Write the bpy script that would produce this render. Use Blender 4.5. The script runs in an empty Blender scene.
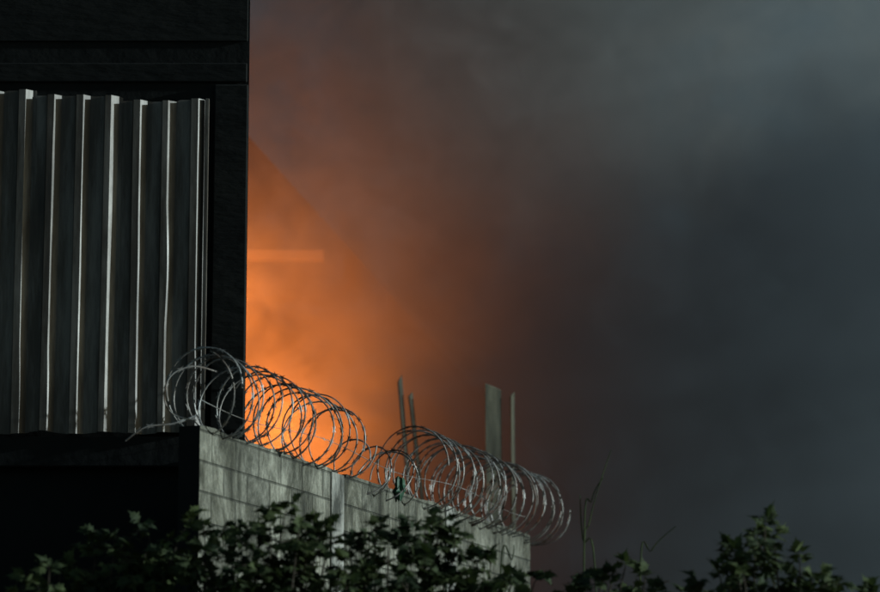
import bpy, math, random
from mathutils import Vector, Matrix, noise as mn
random.seed(7)
scene=bpy.context.scene
scene.view_settings.view_transform='Standard'; scene.view_settings.look='None'; scene.view_settings.exposure=0

# ---------------- helpers
def new_mat(name):
    m=bpy.data.materials.new(name); m.use_nodes=True
    nt=m.node_tree; nt.nodes.clear()
    out=nt.nodes.new('ShaderNodeOutputMaterial')
    return m,nt,out
def N(nt,t,**kw):
    n=nt.nodes.new(t)
    for k,v in kw.items():
        if hasattr(n,k) and k not in n.inputs: setattr(n,k,v)
        else: n.inputs[k].default_value=v
    return n
def ramp(nt,fac,stops):
    r=nt.nodes.new('ShaderNodeValToRGB')
    while len(r.color_ramp.elements)<len(stops): r.color_ramp.elements.new(.5)
    for e,(p,c) in zip(r.color_ramp.elements,stops):
        e.position=p; e.color=(c[0],c[1],c[2],1) if hasattr(c,'__len__') else (c,c,c,1)
    nt.links.new(fac,r.inputs[0]); return r
def surf(name,c1,c2,scale=3,rough=.8,metal=0,bump=.3,bscale=30,stretch=(1,1,1),detail=8,lo=.35,hi=.65,bdist=.02):
    m,nt,out=new_mat(name)
    tc=N(nt,'ShaderNodeTexCoord'); mp=N(nt,'ShaderNodeMapping'); mp.inputs['Scale'].default_value=stretch
    nt.links.new(tc.outputs['Object'],mp.inputs[0])
    n1=N(nt,'ShaderNodeTexNoise',Scale=scale,Detail=detail,Roughness=.65); nt.links.new(mp.outputs[0],n1.inputs['Vector'])
    r=ramp(nt,n1.outputs[0],[(lo,c1),(hi,c2)])
    n2=N(nt,'ShaderNodeTexNoise',Scale=bscale,Detail=6); nt.links.new(mp.outputs[0],n2.inputs['Vector'])
    b=N(nt,'ShaderNodeBump',Strength=bump,Distance=bdist); nt.links.new(n2.outputs[0],b.inputs['Height'])
    p=N(nt,'ShaderNodeBsdfPrincipled',Roughness=rough,Metallic=metal)
    nt.links.new(r.outputs[0],p.inputs['Base Color']); nt.links.new(b.outputs[0],p.inputs['Normal'])
    nt.links.new(p.outputs[0],out.inputs[0]); return m
def mesh(name,verts,faces,mat,parent=None,smooth=False):
    me=bpy.data.meshes.new(name); me.from_pydata([tuple(v) for v in verts],[],faces); me.update()
    o=bpy.data.objects.new(name,me); scene.collection.objects.link(o)
    if mat: me.materials.append(mat)
    if smooth:
        for p in me.polygons: p.use_smooth=True
    if parent: o.parent=parent
    return o
def empty(name):
    e=bpy.data.objects.new(name,None); scene.collection.objects.link(e); return e
def box(name,x0,x1,y0,y1,z0,z1,mat,parent=None,bevel=0):
    v=[(x0,y0,z0),(x1,y0,z0),(x1,y1,z0),(x0,y1,z0),(x0,y0,z1),(x1,y0,z1),(x1,y1,z1),(x0,y1,z1)]
    f=[(0,3,2,1),(4,5,6,7),(0,1,5,4),(1,2,6,5),(2,3,7,6),(3,0,4,7)]
    o=mesh(name,v,f,mat,parent)
    if bevel:
        b=o.modifiers.new('bevel','BEVEL'); b.width=bevel; b.segments=2
    return o
def prism(name,poly,z0,z1,mat,parent=None):
    n=len(poly)
    v=[(x,y,z0) for x,y in poly]+[(x,y,z1) for x,y in poly]
    f=[tuple(range(n))[::-1],tuple(range(n,2*n))]+[(i,(i+1)%n,n+(i+1)%n,n+i) for i in range(n)]
    return mesh(name,v,f,mat,parent)

# ---------------- materials
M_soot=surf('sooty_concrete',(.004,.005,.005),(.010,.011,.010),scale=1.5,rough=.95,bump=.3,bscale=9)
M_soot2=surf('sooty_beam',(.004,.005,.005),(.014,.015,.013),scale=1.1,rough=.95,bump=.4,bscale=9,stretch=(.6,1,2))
M_ground=surf('soil',(.03,.028,.02),(.06,.05,.035),scale=.8,rough=1,bscale=5)
M_gable=surf('heat_stained_plaster',(.10,.075,.055),(.24,.19,.14),scale=1.0,rough=.9,bscale=6)
M_beam=surf('pale_timber',(.6,.52,.4),(.7,.62,.5),scale=3,stretch=(8,8,.6),rough=.8)
M_wood=surf('weathered_board',(.13,.12,.08),(.36,.33,.23),scale=2,stretch=(6,6,.7),rough=.85)

# corrugated metal
m,nt,out=new_mat('galvanised_sheet'); M_sheet=m
tc=N(nt,'ShaderNodeTexCoord'); mp=N(nt,'ShaderNodeMapping'); mp.inputs['Scale'].default_value=(4,4,.45)
nt.links.new(tc.outputs['Object'],mp.inputs[0])
n1=N(nt,'ShaderNodeTexNoise',Scale=1.6,Detail=9,Roughness=.7); nt.links.new(mp.outputs[0],n1.inputs['Vector'])
r=ramp(nt,n1.outputs[0],[(.32,(.05,.036,.026)),(.46,(.095,.072,.053)),(.62,(.24,.21,.18))])
n2=N(nt,'ShaderNodeTexNoise',Scale=2.5,Detail=4); nt.links.new(tc.outputs['Object'],n2.inputs['Vector'])
b=N(nt,'ShaderNodeBump',Strength=.25,Distance=.03); nt.links.new(n2.outputs[0],b.inputs['Height'])
r2=ramp(nt,n1.outputs[0],[(.3,.55),(.7,.40)])
p=N(nt,'ShaderNodeBsdfPrincipled',Metallic=.15); p.inputs['Specular IOR Level'].default_value=.8
nt.links.new(r.outputs[0],p.inputs['Base Color']); nt.links.new(r2.outputs[0],p.inputs['Roughness']); nt.links.new(b.outputs[0],p.inputs['Normal'])
nt.links.new(p.outputs[0],out.inputs[0])

# block wall
m,nt,out=new_mat('concrete_block'); M_block=m
uv=N(nt,'ShaderNodeUVMap'); 
br=N(nt,'ShaderNodeTexBrick',Scale=1.0)
br.inputs['Brick Width'].default_value=.4; br.inputs['Row Height'].default_value=.2; br.inputs['Mortar Size'].default_value=.009
br.inputs['Mortar Smooth'].default_value=.6; br.inputs['Color1'].default_value=(.30,.29,.25,1); br.inputs['Color2'].default_value=(.20,.195,.17,1); br.inputs['Mortar'].default_value=(.14,.138,.115,1)
nt.links.new(uv.outputs[0],br.inputs['Vector'])
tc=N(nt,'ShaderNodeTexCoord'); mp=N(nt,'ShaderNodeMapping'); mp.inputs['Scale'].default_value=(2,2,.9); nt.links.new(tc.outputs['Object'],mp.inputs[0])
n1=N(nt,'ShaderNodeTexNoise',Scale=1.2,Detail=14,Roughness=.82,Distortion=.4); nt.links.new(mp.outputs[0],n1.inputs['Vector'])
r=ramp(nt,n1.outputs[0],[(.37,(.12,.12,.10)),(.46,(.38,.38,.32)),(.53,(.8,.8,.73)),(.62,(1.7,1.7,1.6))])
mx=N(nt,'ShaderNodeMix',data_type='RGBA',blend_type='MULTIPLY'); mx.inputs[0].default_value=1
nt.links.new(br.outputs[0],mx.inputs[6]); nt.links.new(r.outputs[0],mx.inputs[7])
n2=N(nt,'ShaderNodeTexNoise',Scale=14,Detail=10,Roughness=.7); nt.links.new(tc.outputs['Object'],n2.inputs['Vector'])
ad=N(nt,'ShaderNodeMath',operation='MULTIPLY_ADD'); ad.inputs[1].default_value=-.6
nt.links.new(br.outputs['Fac'],ad.inputs[0]); nt.links.new(n2.outputs[0],ad.inputs[2])
b=N(nt,'ShaderNodeBump',Strength=1.0,Distance=.03); nt.links.new(ad.outputs[0],b.inputs['Height'])
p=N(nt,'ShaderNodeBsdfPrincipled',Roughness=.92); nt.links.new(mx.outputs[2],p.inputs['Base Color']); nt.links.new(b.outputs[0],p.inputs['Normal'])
nt.links.new(p.outputs[0],out.inputs[0])

M_wire=surf('weathered_razor_wire',(.13,.085,.06),(.55,.55,.53),scale=4,rough=.5,metal=.45,bump=.1)
def leafmat(name,a,bc):
    m,nt,out=new_mat(name)
    tc=N(nt,'ShaderNodeTexCoord'); n1=N(nt,'ShaderNodeTexNoise',Scale=4,Detail=3); nt.links.new(tc.outputs['Object'],n1.inputs['Vector'])
    r=ramp(nt,n1.outputs[0],[(.35,a),(.65,bc)])
    p=N(nt,'ShaderNodeBsdfPrincipled',Roughness=.8); nt.links.new(r.outputs[0],p.inputs['Base Color'])
    t=N(nt,'ShaderNodeBsdfTranslucent'); nt.links.new(r.outputs[0],t.inputs[0])
    ms=N(nt,'ShaderNodeMixShader'); ms.inputs[0].default_value=.2
    nt.links.new(p.outputs[0],ms.inputs[1]); nt.links.new(t.outputs[0],ms.inputs[2]); nt.links.new(ms.outputs[0],out.inputs[0]); return m
M_leaf=leafmat('leaf_green',(.02,.036,.010),(.075,.10,.026))
M_bark=surf('bark',(.04,.03,.02),(.09,.07,.05),scale=8,rough=.95)
M_bag=surf('green_plastic',(.012,.06,.03),(.03,.11,.055),scale=9,rough=.6)

# ---------------- ground
mesh('ground',[(-600,-600,0),(600,-600,0),(600,600,0),(-600,600,0)],[(0,1,2,3)],M_ground)

# ---------------- building with corrugated cladding
B=empty('sooty_warehouse')
YF=20.2
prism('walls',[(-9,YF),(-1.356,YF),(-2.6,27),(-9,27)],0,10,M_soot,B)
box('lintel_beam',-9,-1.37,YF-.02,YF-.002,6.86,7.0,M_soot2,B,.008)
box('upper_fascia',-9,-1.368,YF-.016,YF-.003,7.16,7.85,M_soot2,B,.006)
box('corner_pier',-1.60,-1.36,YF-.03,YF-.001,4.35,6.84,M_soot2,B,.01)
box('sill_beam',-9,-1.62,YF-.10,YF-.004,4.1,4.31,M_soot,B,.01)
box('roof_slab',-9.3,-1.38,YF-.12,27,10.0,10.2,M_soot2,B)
def sheet(idx,x0,nr,ztop,zbot,yoff,tilt):
    per=.203; prof=[]
    for k in range(nr):
        x=k*per
        d=.042
        wv=random.uniform(-.004,.012)
        prof+= [(x+.014,0),(x+.085,0),(x+.098,-d),(x+.142-wv,-d),(x+.190,0)]
    prof.append((nr*per+.014,0))
    nz=60; V=[];F=[]
    nprof=len(prof)
    for j in range(nz+1):
        tz=j/nz; z=zbot+(ztop-zbot)*tz
        for i,(px,py) in enumerate(prof):
            rib=i//5
            wob=mn.noise(Vector((rib*3.1+idx*7,z*.35,0)))*.004
            dep=mn.noise(Vector((x0+px,z*.5,9)))*.006+mn.noise(Vector((rib*9.+idx*3,z*.9,5)))*.004
            w2=mn.noise(Vector((rib*17.+idx*5,z*1.0,15)))
            if i%5==3: wob+=max(0,w2-.1)*.022
            zz=z+(mn.noise(Vector((x0*3+rib,1,2)))*.02 if j==nz else (mn.noise(Vector((x0+px*4,5,2)))*.02 if j==0 else 0))
            V.append((x0+px+wob+tilt*(tz-.5),YF-.10+yoff+py+dep,zz))
    for j in range(nz):
        for i in range(nprof-1):
            a=j*nprof+i; F.append((a,a+1,a+nprof+1,a+nprof))
    o=mesh('corrugated_sheet_%d'%idx,V,F,M_sheet,B)
    s=o.modifiers.new('s','SOLIDIFY'); s.thickness=.003
x=-1.645-3*.203
tops=[6.70,6.73,6.77,6.75,6.78,6.74,6.76]
for i in range(7):
    sheet(i,x,3,tops[i],4.335,-.006*(i%2),random.uniform(-.008,.008))
    x-=3*.203-.002
box('edge_trim',-1.652,-1.628,YF-.135,YF-.10,4.5,6.71,M_sheet,B,.002)

# ---------------- block wall (recedes to the right)
W=empty('concrete_block_wall')
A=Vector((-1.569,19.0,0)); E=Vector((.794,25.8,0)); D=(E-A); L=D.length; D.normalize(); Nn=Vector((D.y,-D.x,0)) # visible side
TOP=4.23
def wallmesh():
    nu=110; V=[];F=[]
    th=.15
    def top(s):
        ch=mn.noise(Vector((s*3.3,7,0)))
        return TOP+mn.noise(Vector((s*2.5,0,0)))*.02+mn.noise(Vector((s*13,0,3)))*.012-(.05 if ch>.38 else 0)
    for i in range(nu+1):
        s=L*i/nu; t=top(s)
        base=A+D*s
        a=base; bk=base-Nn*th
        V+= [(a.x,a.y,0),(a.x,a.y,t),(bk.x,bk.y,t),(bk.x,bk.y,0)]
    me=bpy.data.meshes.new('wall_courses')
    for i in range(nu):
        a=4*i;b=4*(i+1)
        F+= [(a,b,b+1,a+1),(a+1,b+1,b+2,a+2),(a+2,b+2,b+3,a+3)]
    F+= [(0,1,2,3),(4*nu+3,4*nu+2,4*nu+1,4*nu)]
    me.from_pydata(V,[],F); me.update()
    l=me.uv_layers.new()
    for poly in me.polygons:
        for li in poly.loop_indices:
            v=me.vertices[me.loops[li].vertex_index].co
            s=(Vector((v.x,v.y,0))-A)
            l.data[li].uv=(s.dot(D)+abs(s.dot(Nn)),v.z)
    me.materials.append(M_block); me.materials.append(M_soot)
    me.polygons[len(F)-2].material_index=1  # near end face set to the building's near-black material
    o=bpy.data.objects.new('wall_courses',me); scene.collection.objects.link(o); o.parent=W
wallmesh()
def obox(name,s0,s1,n0,n1,z0,z1,mat,par,bev=.008):
    pts=[A+D*s0+Nn*n0,A+D*s1+Nn*n0,A+D*s1+Nn*n1,A+D*s0+Nn*n1]
    V=[(p.x,p.y,z0) for p in pts]+[(p.x,p.y,z1) for p in pts]
    F=[(0,3,2,1),(4,5,6,7),(0,1,5,4),(1,2,6,5),(2,3,7,6),(3,0,4,7)]
    o=mesh(name,V,F,mat,par); b=o.modifiers.new('b','BEVEL'); b.width=bev; b.segments=2
    b.limit_method='NONE'; return o
M_pier=surf('cement_render',(.06,.06,.05),(.38,.37,.33),scale=1.6,stretch=(2,2,1),rough=.93,bump=.8,bscale=18,lo=.42,hi=.6)
obox('pier_1',2.35,2.6,-.17,.015,0,TOP-.02,M_pier,W)
obox('pier_2',4.9,5.15,-.17,.015,0,TOP+.015,M_pier,W)

# ---------------- razor wire
def make_wire(name,pts,rad=.0055,barb=.08,parent=None):
    cu=bpy.data.curves.new(name,'CURVE'); cu.dimensions='3D'; cu.bevel_depth=rad; cu.bevel_resolution=1
    sp=cu.splines.new('POLY'); sp.points.add(len(pts)-1)
    for q,pnt in zip(sp.points,pts): q.co=(*pnt,1)
    cu.materials.append(M_wire)
    o=bpy.data.objects.new(name,cu); scene.collection.objects.link(o); o.parent=parent
    V=[];F=[];acc=0;nextb=random.random()*barb
    for a,b in zip(pts[:-1],pts[1:]):
        d=(b-a); l=d.length
        if l<1e-6: continue
        t=d/l
        while nextb<=acc+l:
            c=a+t*(nextb-acc)
            u=t.cross(Vector((random.gauss(0,1),random.gauss(0,1),random.gauss(0,1)))).normalized()
            w=t.cross(u)*.0015
            k=len(V); hl=.026; w0=.006; sp_=.018
            prof=[(-.012,w0),(-hl,sp_),(-.004,w0*1.6),(.004,w0*1.6),(hl,sp_),(.012,w0),(.012,-w0),(hl,-sp_),(.004,-w0*1.6),(-.004,-w0*1.6),(-hl,-sp_),(-.012,-w0)]
            for (pt,pu) in prof: V.append(c+t*pt+u*pu+w*(1 if pu>0 else -1))
            F+= [(k,k+1,k+2),(k+3,k+4,k+5),(k+6,k+7,k+8),(k+9,k+10,k+11),(k,k+2,k+9,k+11),(k+2,k+3,k+8,k+9),(k+3,k+5,k+6,k+8)]
            nextb+=barb*random.uniform(.85,1.15)
        acc+=l
    if V: mesh(name+'_barbs',V,F,M_wire,parent)
def coil(name,s0,s1,turns,rf,zf,hand,lean,par,ph=0,seed=0,nf=lambda t:-.05,flat=1.):
    pts=[];n=int(turns*40)
    for i in range(n+1):
        t=i/n; th=ph+hand*2*math.pi*turns*t
        tw=t+.016*math.sin(t*19+seed)+.012*math.sin(t*41+seed*2)
        s=s0+(s1-s0)*tw
        turn=turns*t
        rr=rf(t)*(1+.16*mn.noise(Vector((turn*.9,seed,0)))+.05*mn.noise(Vector((turn*4,seed,4))))
        ln=lean+.4*mn.noise(Vector((turn*.7,seed,8)))
        c=A+D*(s+rr*math.sin(th)*ln+.10*math.cos(th)*mn.noise(Vector((turn*.8,seed,5))))+Nn*(nf(t)+rr*math.cos(th)*flat)
        c.z=zf(t)+rr*math.sin(th)+.05*mn.noise(Vector((turn*.5,seed,2)))
        pts.append(c)
    make_wire(name,pts,parent=par)
R1=empty('razor_wire_coil')
coil('strand_a',.10,2.75,11,lambda t:.275-.02*t,lambda t:4.49-.02*t,1,-.15,R1,seed=1)
coil('strand_b',.02,2.65,7,lambda t:.27-.02*t,lambda t:4.48-.02*t,-1,-.1,R1,ph=1,seed=5)
R3=empty('razor_wire_coil')
coil('strand_a',2.8,3.9,2.5,lambda t:.19+.03*t,lambda t:4.34,1,.2,R3,seed=9)
coil('strand_b',3.2,4.2,1.5,lambda t:.2,lambda t:4.34,-1,.5,R3,seed=12)
R2=empty('razor_wire_coil')
coil('strand_a',4.2,7.5,15,lambda t:.32-.01*t,lambda t:4.47+.0*t,1,-.05,R2,seed=21)
coil('strand_b',4.3,7.5,12,lambda t:.31,lambda t:4.47+.0*t,-1,.0,R2,ph=2,seed=25)
def arc(ctrl,n=40):
    cu=[];m=len(ctrl)
    for i in range(m-1):
        p0=ctrl[max(i-1,0)];p1=ctrl[i];p2=ctrl[i+1];p3=ctrl[min(i+2,m-1)]
        for k in range(n):
            t=k/n
            cu.append(.5*((2*p1)+(-p0+p2)*t+(2*p0-5*p1+4*p2-p3)*t*t+(-p0+3*p1-3*p2+p3)*t**3))
    cu.append(ctrl[-1]); return cu
LO=[Vector(v) for v in [(-1.47,19.1,4.60),(-1.62,19.0,4.62),(-1.76,18.95,4.55),(-1.80,18.95,4.40),(-1.74,19.0,4.30),(-1.60,19.05,4.27)]]
make_wire('loose_end',arc(LO,14),parent=R1)
LO=[Vector(v) for v in [(-1.60,19.05,4.30),(-1.75,19.0,4.24),(-1.92,18.95,4.21),(-2.05,18.95,4.12)]]
make_wire('loose_end_low',arc(LO,14),parent=R1)
make_wire('tension_wire',[A+D*s+Vector((0,0,4.40-.03*math.sin(s*2.1))) for s in [i*.1 for i in range(0,72)]],rad=.0025,barb=10,parent=R2)

# torn plastic bag caught on the wire
V=[];F=[];nu_,nv_=12,9
bc=A+D*3.75+Nn*.03
for j in range(nv_+1):
    for i in range(nu_):
        a=2*math.pi*i/nu_; t=j/nv_
        rr=(.012+.05*math.sin(math.pi*min(t*.9+.08,1)))*(1+.8*mn.noise(Vector((math.cos(a)*1.5,math.sin(a)*1.5,t*4))))
        V.append(bc+D*math.cos(a)*rr+Nn*math.sin(a)*rr*.6+Vector((0,0,4.33-.18*t+.04*mn.noise(Vector((a,t*3,2))))))
for j in range(nv_):
    for i in range(nu_):
        a=j*nu_+i;b=j*nu_+(i+1)%nu_; F.append((a,b,b+nu_,a+nu_))
mesh('plastic_bag',V,F,M_bag)

# ---------------- leaning boards behind the wall
def board(name,x,y,z0,z1,w,th,leanx,mat,top=.03,rot=.4):
    V=[];n=10
    cr,sr=math.cos(rot),math.sin(rot)
    for j in range(n+1):
        t=j/n; z=z0+(z1-z0)*t; cx=x+leanx*t+mn.noise(Vector((x*9,z*.8,0)))*.015; ww=w*(1+.08*mn.noise(Vector((x,z*3,4))))
        zt=[0,top,top*.7,0] if j==n else [0]*4
        for (sx,sy),dz in zip([(-1,-1),(1,-1),(1,1),(-1,1)],zt):
            lx=sx*ww/2; ly=sy*th/2
            V.append((cx+lx*cr-ly*sr,y+lx*sr+ly*cr,z+dz))
    F=[(3,2,1,0),tuple(4*n+i for i in range(4))]
    for j in range(n):
        for i in range(4):
            a=4*j+i;b=4*j+(i+1)%4; F.append((a,b,b+4,a+4))
    return mesh(name,V,F,mat)
board('wooden_post',.16,28.1,0,5.96,.035,.03,-.55,M_wood,.08,.6)
board('wooden_post',.34,28.1,0,5.82,.03,.03,-.62,M_wood,.05,.6)
board('timber_plank',.56,28.08,0,5.94,.16,.03,-.05,M_wood,-.07,.25)
board('wooden_post',.72,28.1,0,5.82,.04,.03,-.02,M_wood,.05,.6)

# ---------------- burning building behind
G=empty('burning_building')
yg=32.2
def plate(name,poly,y0,y1,mat,par):
    n=len(poly); V=[(x,y0,z) for x,z in poly]+[(x,y1,z) for x,z in poly]
    F=[tuple(range(n)),tuple(range(2*n-1,n-1,-1))]+[(i,n+i,n+(i+1)%n,(i+1)%n) for i in range(n)]
    return mesh(name,V,F,mat,par)
plate('gable_wall',[(-8.5,0),(1.42,0),(1.42,5.37),(-3.24,10.64),(-8.5,4.6)],yg,yg+.3,M_gable,G)
box('tie_beam',-5,-1.29,yg-.22,yg-.02,7.96,8.07,M_beam,G,.01)

# ---------------- foliage
leaf2d=[(0,0),(.18,.10),(.42,.16),(.30,.28),(.55,.45),(.30,.48),(.26,.66),(.10,.70),(0,1.0),(-.10,.70),(-.26,.66),(-.30,.48),(-.55,.45),(-.30,.28),(-.42,.16),(-.18,.10)]
def add_leaf(V,F,c,d,up,size,curl):
    d=d.normalized(); s=d.cross(up)
    if s.length<1e-3: s=Vector((1,0,0))
    s.normalize(); n=s.cross(d)
    k=len(V); V.append(c+d*size*.45+n*0)
    ws=random.uniform(.7,1.05)
    for (px,py) in leaf2d:
        V.append(c+s*px*size*ws+d*py*size+n*(abs(px)*curl*size - py*py*size*.3))
    m=len(leaf2d)
    for i in range(m): F.append((k,k+1+i,k+1+(i+1)%m))
def tube(V,F,pts,r0,r1,seg=5):
    k=len(V);n=len(pts)
    for i,p in enumerate(pts):
        t=(pts[min(i+1,n-1)]-pts[max(i-1,0)]).normalized(); a=t.orthogonal().normalized(); b=t.cross(a); r=r0+(r1-r0)*i/(n-1)
        for j in range(seg):
            q=2*math.pi*j/seg; V.append(p+a*math.cos(q)*r+b*math.sin(q)*r)
    for i in range(n-1):
        for j in range(seg):
            F.append((k+i*seg+j,k+i*seg+(j+1)%seg,k+(i+1)*seg+(j+1)%seg,k+(i+1)*seg+j))
def branch(p,d,l,n=6,wob=.15,grav=-.0):
    pts=[p.copy()];d=d.normalized()
    for i in range(n):
        d=(d+Vector((random.gauss(0,wob),random.gauss(0,wob),random.gauss(0,wob)+grav))).normalized()
        pts.append(pts[-1]+d*l/n)
    return pts
def shrub(base,tips,leafsize=.075,nsub=7,reach=.38,name='shrub'):
    e=empty(name); LV=[];LF=[];BV=[];BF=[]
    for tip in tips:
        tip=Vector(tip); b=Vector(base)+Vector((random.uniform(-.15,.15),random.uniform(-.1,.1),0))
        mid=b.lerp(tip,.5)+Vector((random.uniform(-.1,.1),random.uniform(-.1,.1),.25))
        pts=arc([b,mid,tip],12); tube(BV,BF,pts,.022,.004)
        for k in range(nsub):
            t=random.uniform(.62,1)
            if k==0:t=1
            p0=pts[int(t*(len(pts)-1))]
            d=Vector((random.gauss(0,1),random.gauss(0,.8),random.uniform(-.3,.7)))
            if k==0: d=Vector((random.gauss(0,.4),random.gauss(0,.4),.8))
            ll=reach*random.uniform(.4,1)*(.4 if k==0 else 1)
            tw=branch(p0,d,ll,6,.16,-.03); tube(BV,BF,tw,.004,.002,4)
            for i,p in enumerate(tw[1:]):
                dd=(tw[i+1]-tw[i]).normalized()
                for sgn in (-1,1):
                    side=dd.cross(Vector((0,0,1))).normalized()*sgn if abs(dd.z)<.98 else Vector((sgn,0,0))
                    ld=(side*random.uniform(.6,1.2)+dd*.6+Vector((random.gauss(0,.35),random.gauss(0,.35),random.gauss(-.1,.35))))
                    up=Vector((random.gauss(0,.5),random.gauss(-.5,.5),1))
                    sz=leafsize*random.uniform(.5,1.3)
                    add_leaf(LV,LF,p+ld.normalized()*.015,ld,up,sz,random.uniform(-.1,.4))
            add_leaf(LV,LF,tw[-1],tw[-1]-tw[-2],Vector((random.gauss(0,1),-1,.6)),leafsize*1.1,.1)
    mesh('branches',BV,BF,M_bark,e); mesh('leaves',LV,LF,M_leaf,e)
def X(u,y,v): # outline heights surveyed at distance y from the viewpoint (metres)
    a=(u-440)/2933; b=(296-v)/2933; k=y/(.9826-.1857*b); return (a*k,y,1.5+k*(.1857+.9826*b))
def cluster(ulist,y,dense=3):
    T=[]
    for (u,v) in ulist:
        c=X(u,y,v+12)
        T.append(c)
        for k in range(dense):
            T.append((c[0]+random.gauss(0,.13),c[1]+random.gauss(0,.25),c[2]-.12-.15*k+random.gauss(0,.05)))
    return T
shrub((-2.4,17.3,0),cluster([(20,580),(60,562),(95,548),(125,536),(150,528),(180,524)],17.3,5),.085,nsub=12)
shrub((-1.3,17.2,0),cluster([(205,522),(235,514),(262,510),(285,505),(310,518),(330,530)],17.2,5),.085,nsub=12,reach=.3)
shrub((-.3,17.3,0),cluster([(350,538),(375,524),(400,530),(425,520),(440,514),(455,530),(478,550),(492,546)],17.3,5),.085,nsub=11,reach=.26)
shrub((.8,17.5,0),cluster([(520,596),(550,590),(575,572),(600,566),(625,556),(645,566)],17.5,3),.08,nsub=8,reach=.18)
shrub((2.0,17.0,0),cluster([(700,578),(735,543),(765,516),(775,536),(800,555),(840,572),(870,584),(720,565)],17.0,3),.088,nsub=9,reach=.24)
def stems(name,lines,y):
    V=[];F=[]
    for ln in lines:
        c=[Vector(X(u,y,v)) for u,v in ln]; c=[Vector((c[0].x,c[0].y,0))]+c
        tube(V,F,arc(c,8),.008,.003,5)
    o=mesh(name,V,F,M_leaf); return o
stems('weed_stalks',[[(584,592),(590,520),(611,450)],[(584,560),(592,500),(603,478)],[(640,592),(652,550),(676,526)],[(596,592),(583,540),(580,495)],[(500,592),(512,560),(514,545)]],18.2)

# ---------------- smoke (real volume)
m,nt,out=new_mat('smoke_volume')
tc=N(nt,'ShaderNodeTexCoord')
n1=N(nt,'ShaderNodeTexNoise',Scale=.5,Detail=3,Roughness=.58,Distortion=1.2); nt.links.new(tc.outputs['Object'],n1.inputs['Vector'])
r=ramp(nt,n1.outputs[0],[(.38,.06),(.64,1.0)])
n4=N(nt,'ShaderNodeTexNoise',Scale=1.1,Detail=3,Roughness=.6,Distortion=1.8); nt.links.new(tc.outputs['Object'],n4.inputs['Vector'])
r4=ramp(nt,n4.outputs[0],[(.40,.25),(.60,1.0)])
mm=N(nt,'ShaderNodeMath',operation='MULTIPLY'); nt.links.new(r.outputs[0],mm.inputs[0]); nt.links.new(r4.outputs[0],mm.inputs[1])
sep=N(nt,'ShaderNodeSeparateXYZ'); nt.links.new(tc.outputs['Object'],sep.inputs[0])
# darker, denser smoke below a noisy diagonal rising to the right
a1=N(nt,'ShaderNodeMath',operation='MULTIPLY_ADD'); a1.inputs[1].default_value=.55; a1.inputs[2].default_value=7.0
nt.links.new(sep.outputs[0],a1.inputs[0])
a2=N(nt,'ShaderNodeMath',operation='SUBTRACT'); nt.links.new(a1.outputs[0],a2.inputs[0]); nt.links.new(sep.outputs[2],a2.inputs[1])
n3=N(nt,'ShaderNodeTexNoise',Scale=.7,Detail=2); nt.links.new(tc.outputs['Object'],n3.inputs['Vector'])
a3=N(nt,'ShaderNodeMath',operation='MULTIPLY_ADD'); a3.inputs[1].default_value=5.0; nt.links.new(n3.outputs[0],a3.inputs[0]); nt.links.new(a2.outputs[0],a3.inputs[2])
mr=N(nt,'ShaderNodeMapRange'); mr.inputs[1].default_value=2.1; mr.inputs[2].default_value=3.3; nt.links.new(a3.outputs[0],mr.inputs[0])
mrx=N(nt,'ShaderNodeMapRange',interpolation_type='SMOOTHSTEP'); mrx.inputs[1].default_value=-1.6; mrx.inputs[2].default_value=0; nt.links.new(sep.outputs[0],mrx.inputs[0])
mrx2=N(nt,'ShaderNodeMapRange',interpolation_type='SMOOTHSTEP'); mrx2.inputs[1].default_value=1.0; mrx2.inputs[2].default_value=3.0; mrx2.inputs[3].default_value=1; mrx2.inputs[4].default_value=0; nt.links.new(sep.outputs[0],mrx2.inputs[0])
bump=N(nt,'ShaderNodeMath',operation='MULTIPLY'); nt.links.new(mrx.outputs[0],bump.inputs[0]); nt.links.new(mrx2.outputs[0],bump.inputs[1])
pl=N(nt,'ShaderNodeMath',operation='MULTIPLY'); nt.links.new(mr.outputs[0],pl.inputs[0]); nt.links.new(mrx.outputs[0],pl.inputs[1])
alb=ramp(nt,n4.outputs[0],[(.38,(.62,.66,.66)),(.62,(.92,.96,.96))])
col=N(nt,'ShaderNodeMix',data_type='RGBA'); col.inputs[7].default_value=(.46,.53,.60,1)
nt.links.new(alb.outputs[0],col.inputs[6]); nt.links.new(pl.outputs[0],col.inputs[0])
dm=N(nt,'ShaderNodeMath',operation='MULTIPLY'); dm.inputs[1].default_value=.76
nt.links.new(mm.outputs[0],dm.inputs[0])
d2=N(nt,'ShaderNodeMath',operation='MULTIPLY_ADD'); d2.inputs[1].default_value=.2; nt.links.new(pl.outputs[0],d2.inputs[0]); nt.links.new(dm.outputs[0],d2.inputs[2])
d3=N(nt,'ShaderNodeMath',operation='MULTIPLY_ADD'); d3.inputs[1].default_value=.28; nt.links.new(bump.outputs[0],d3.inputs[0]); nt.links.new(d2.outputs[0],d3.inputs[2])
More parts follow.
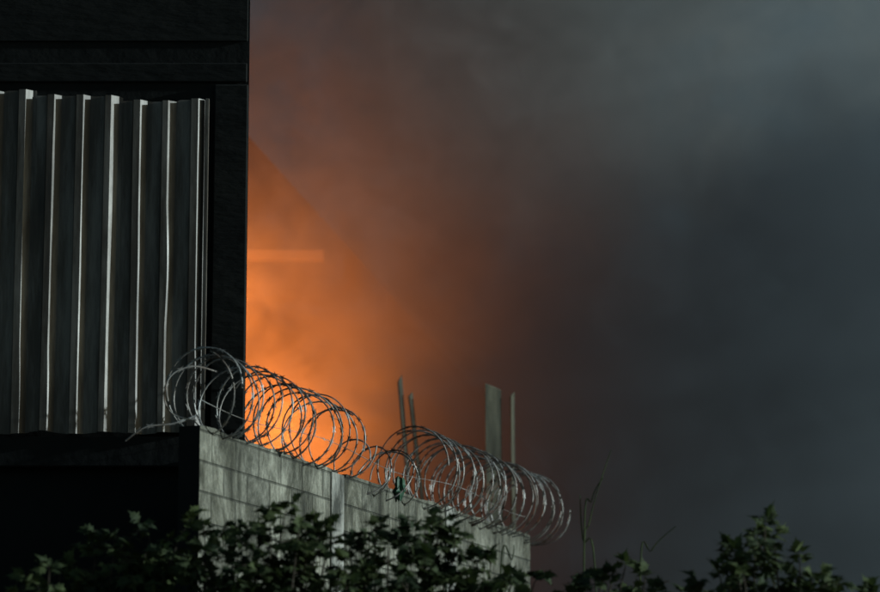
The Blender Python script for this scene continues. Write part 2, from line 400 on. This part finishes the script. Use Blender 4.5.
pv=N(nt,'ShaderNodeVolumePrincipled'); pv.inputs['Anisotropy'].default_value=0
nt.links.new(col.outputs[2],pv.inputs['Color']); nt.links.new(d3.outputs[0],pv.inputs['Density'])
nt.links.new(pv.outputs[0],out.inputs['Volume'])
box('smoke',-7,8,28.0,37,.05,14,m)

# ---------------- fire light
def lamp(name,loc,power,rad,col):
    l=bpy.data.lights.new(name,'POINT'); l.energy=power; l.shadow_soft_size=rad; l.color=col
    o=bpy.data.objects.new(name,l); o.location=loc; scene.collection.objects.link(o); return o
lamp('fire_glow',(-1.6,30.3,5.8),360,.6,(1,.24,.04))
lamp('fire_glow',(-2.2,30.4,7.3),125,.4,(1,.24,.04))

# ---------------- sun (distant floodlight-level) + sky
dirv=Vector((-.975,.055,-.20)).normalized()
s=bpy.data.lights.new('sun','SUN'); s.energy=2.9; s.angle=math.radians(.8); s.color=(.80,.97,1.0)
so=bpy.data.objects.new('sun',s); so.rotation_euler=dirv.to_track_quat('-Z','Y').to_euler(); scene.collection.objects.link(so)
w=bpy.data.worlds.new('World'); scene.world=w; w.use_nodes=True
nt=w.node_tree; bg=nt.nodes['Background']; sk=nt.nodes.new('ShaderNodeTexSky'); sk.sky_type='NISHITA'; sk.sun_disc=False
sk.sun_elevation=math.asin(-dirv.z); sk.sun_rotation=math.atan2(-dirv.x,-dirv.y)
tint=N(nt,'ShaderNodeMix',data_type='RGBA',blend_type='MULTIPLY'); tint.inputs[0].default_value=1; tint.inputs[7].default_value=(.82,1.0,1.0,1)
nt.links.new(sk.outputs[0],tint.inputs[6]); nt.links.new(tint.outputs[2],bg.inputs[0]); bg.inputs[1].default_value=.041

# ---------------- camera
c=bpy.data.cameras.new('camera'); c.lens=120; c.sensor_width=36; c.clip_end=2000
c.dof.use_dof=True; c.dof.focus_distance=21.5; c.dof.aperture_fstop=1.4
co=bpy.data.objects.new('camera',c); co.location=(0,0,1.5); co.rotation_euler=(math.radians(90+10.7),0,0)
scene.collection.objects.link(co); scene.camera=co
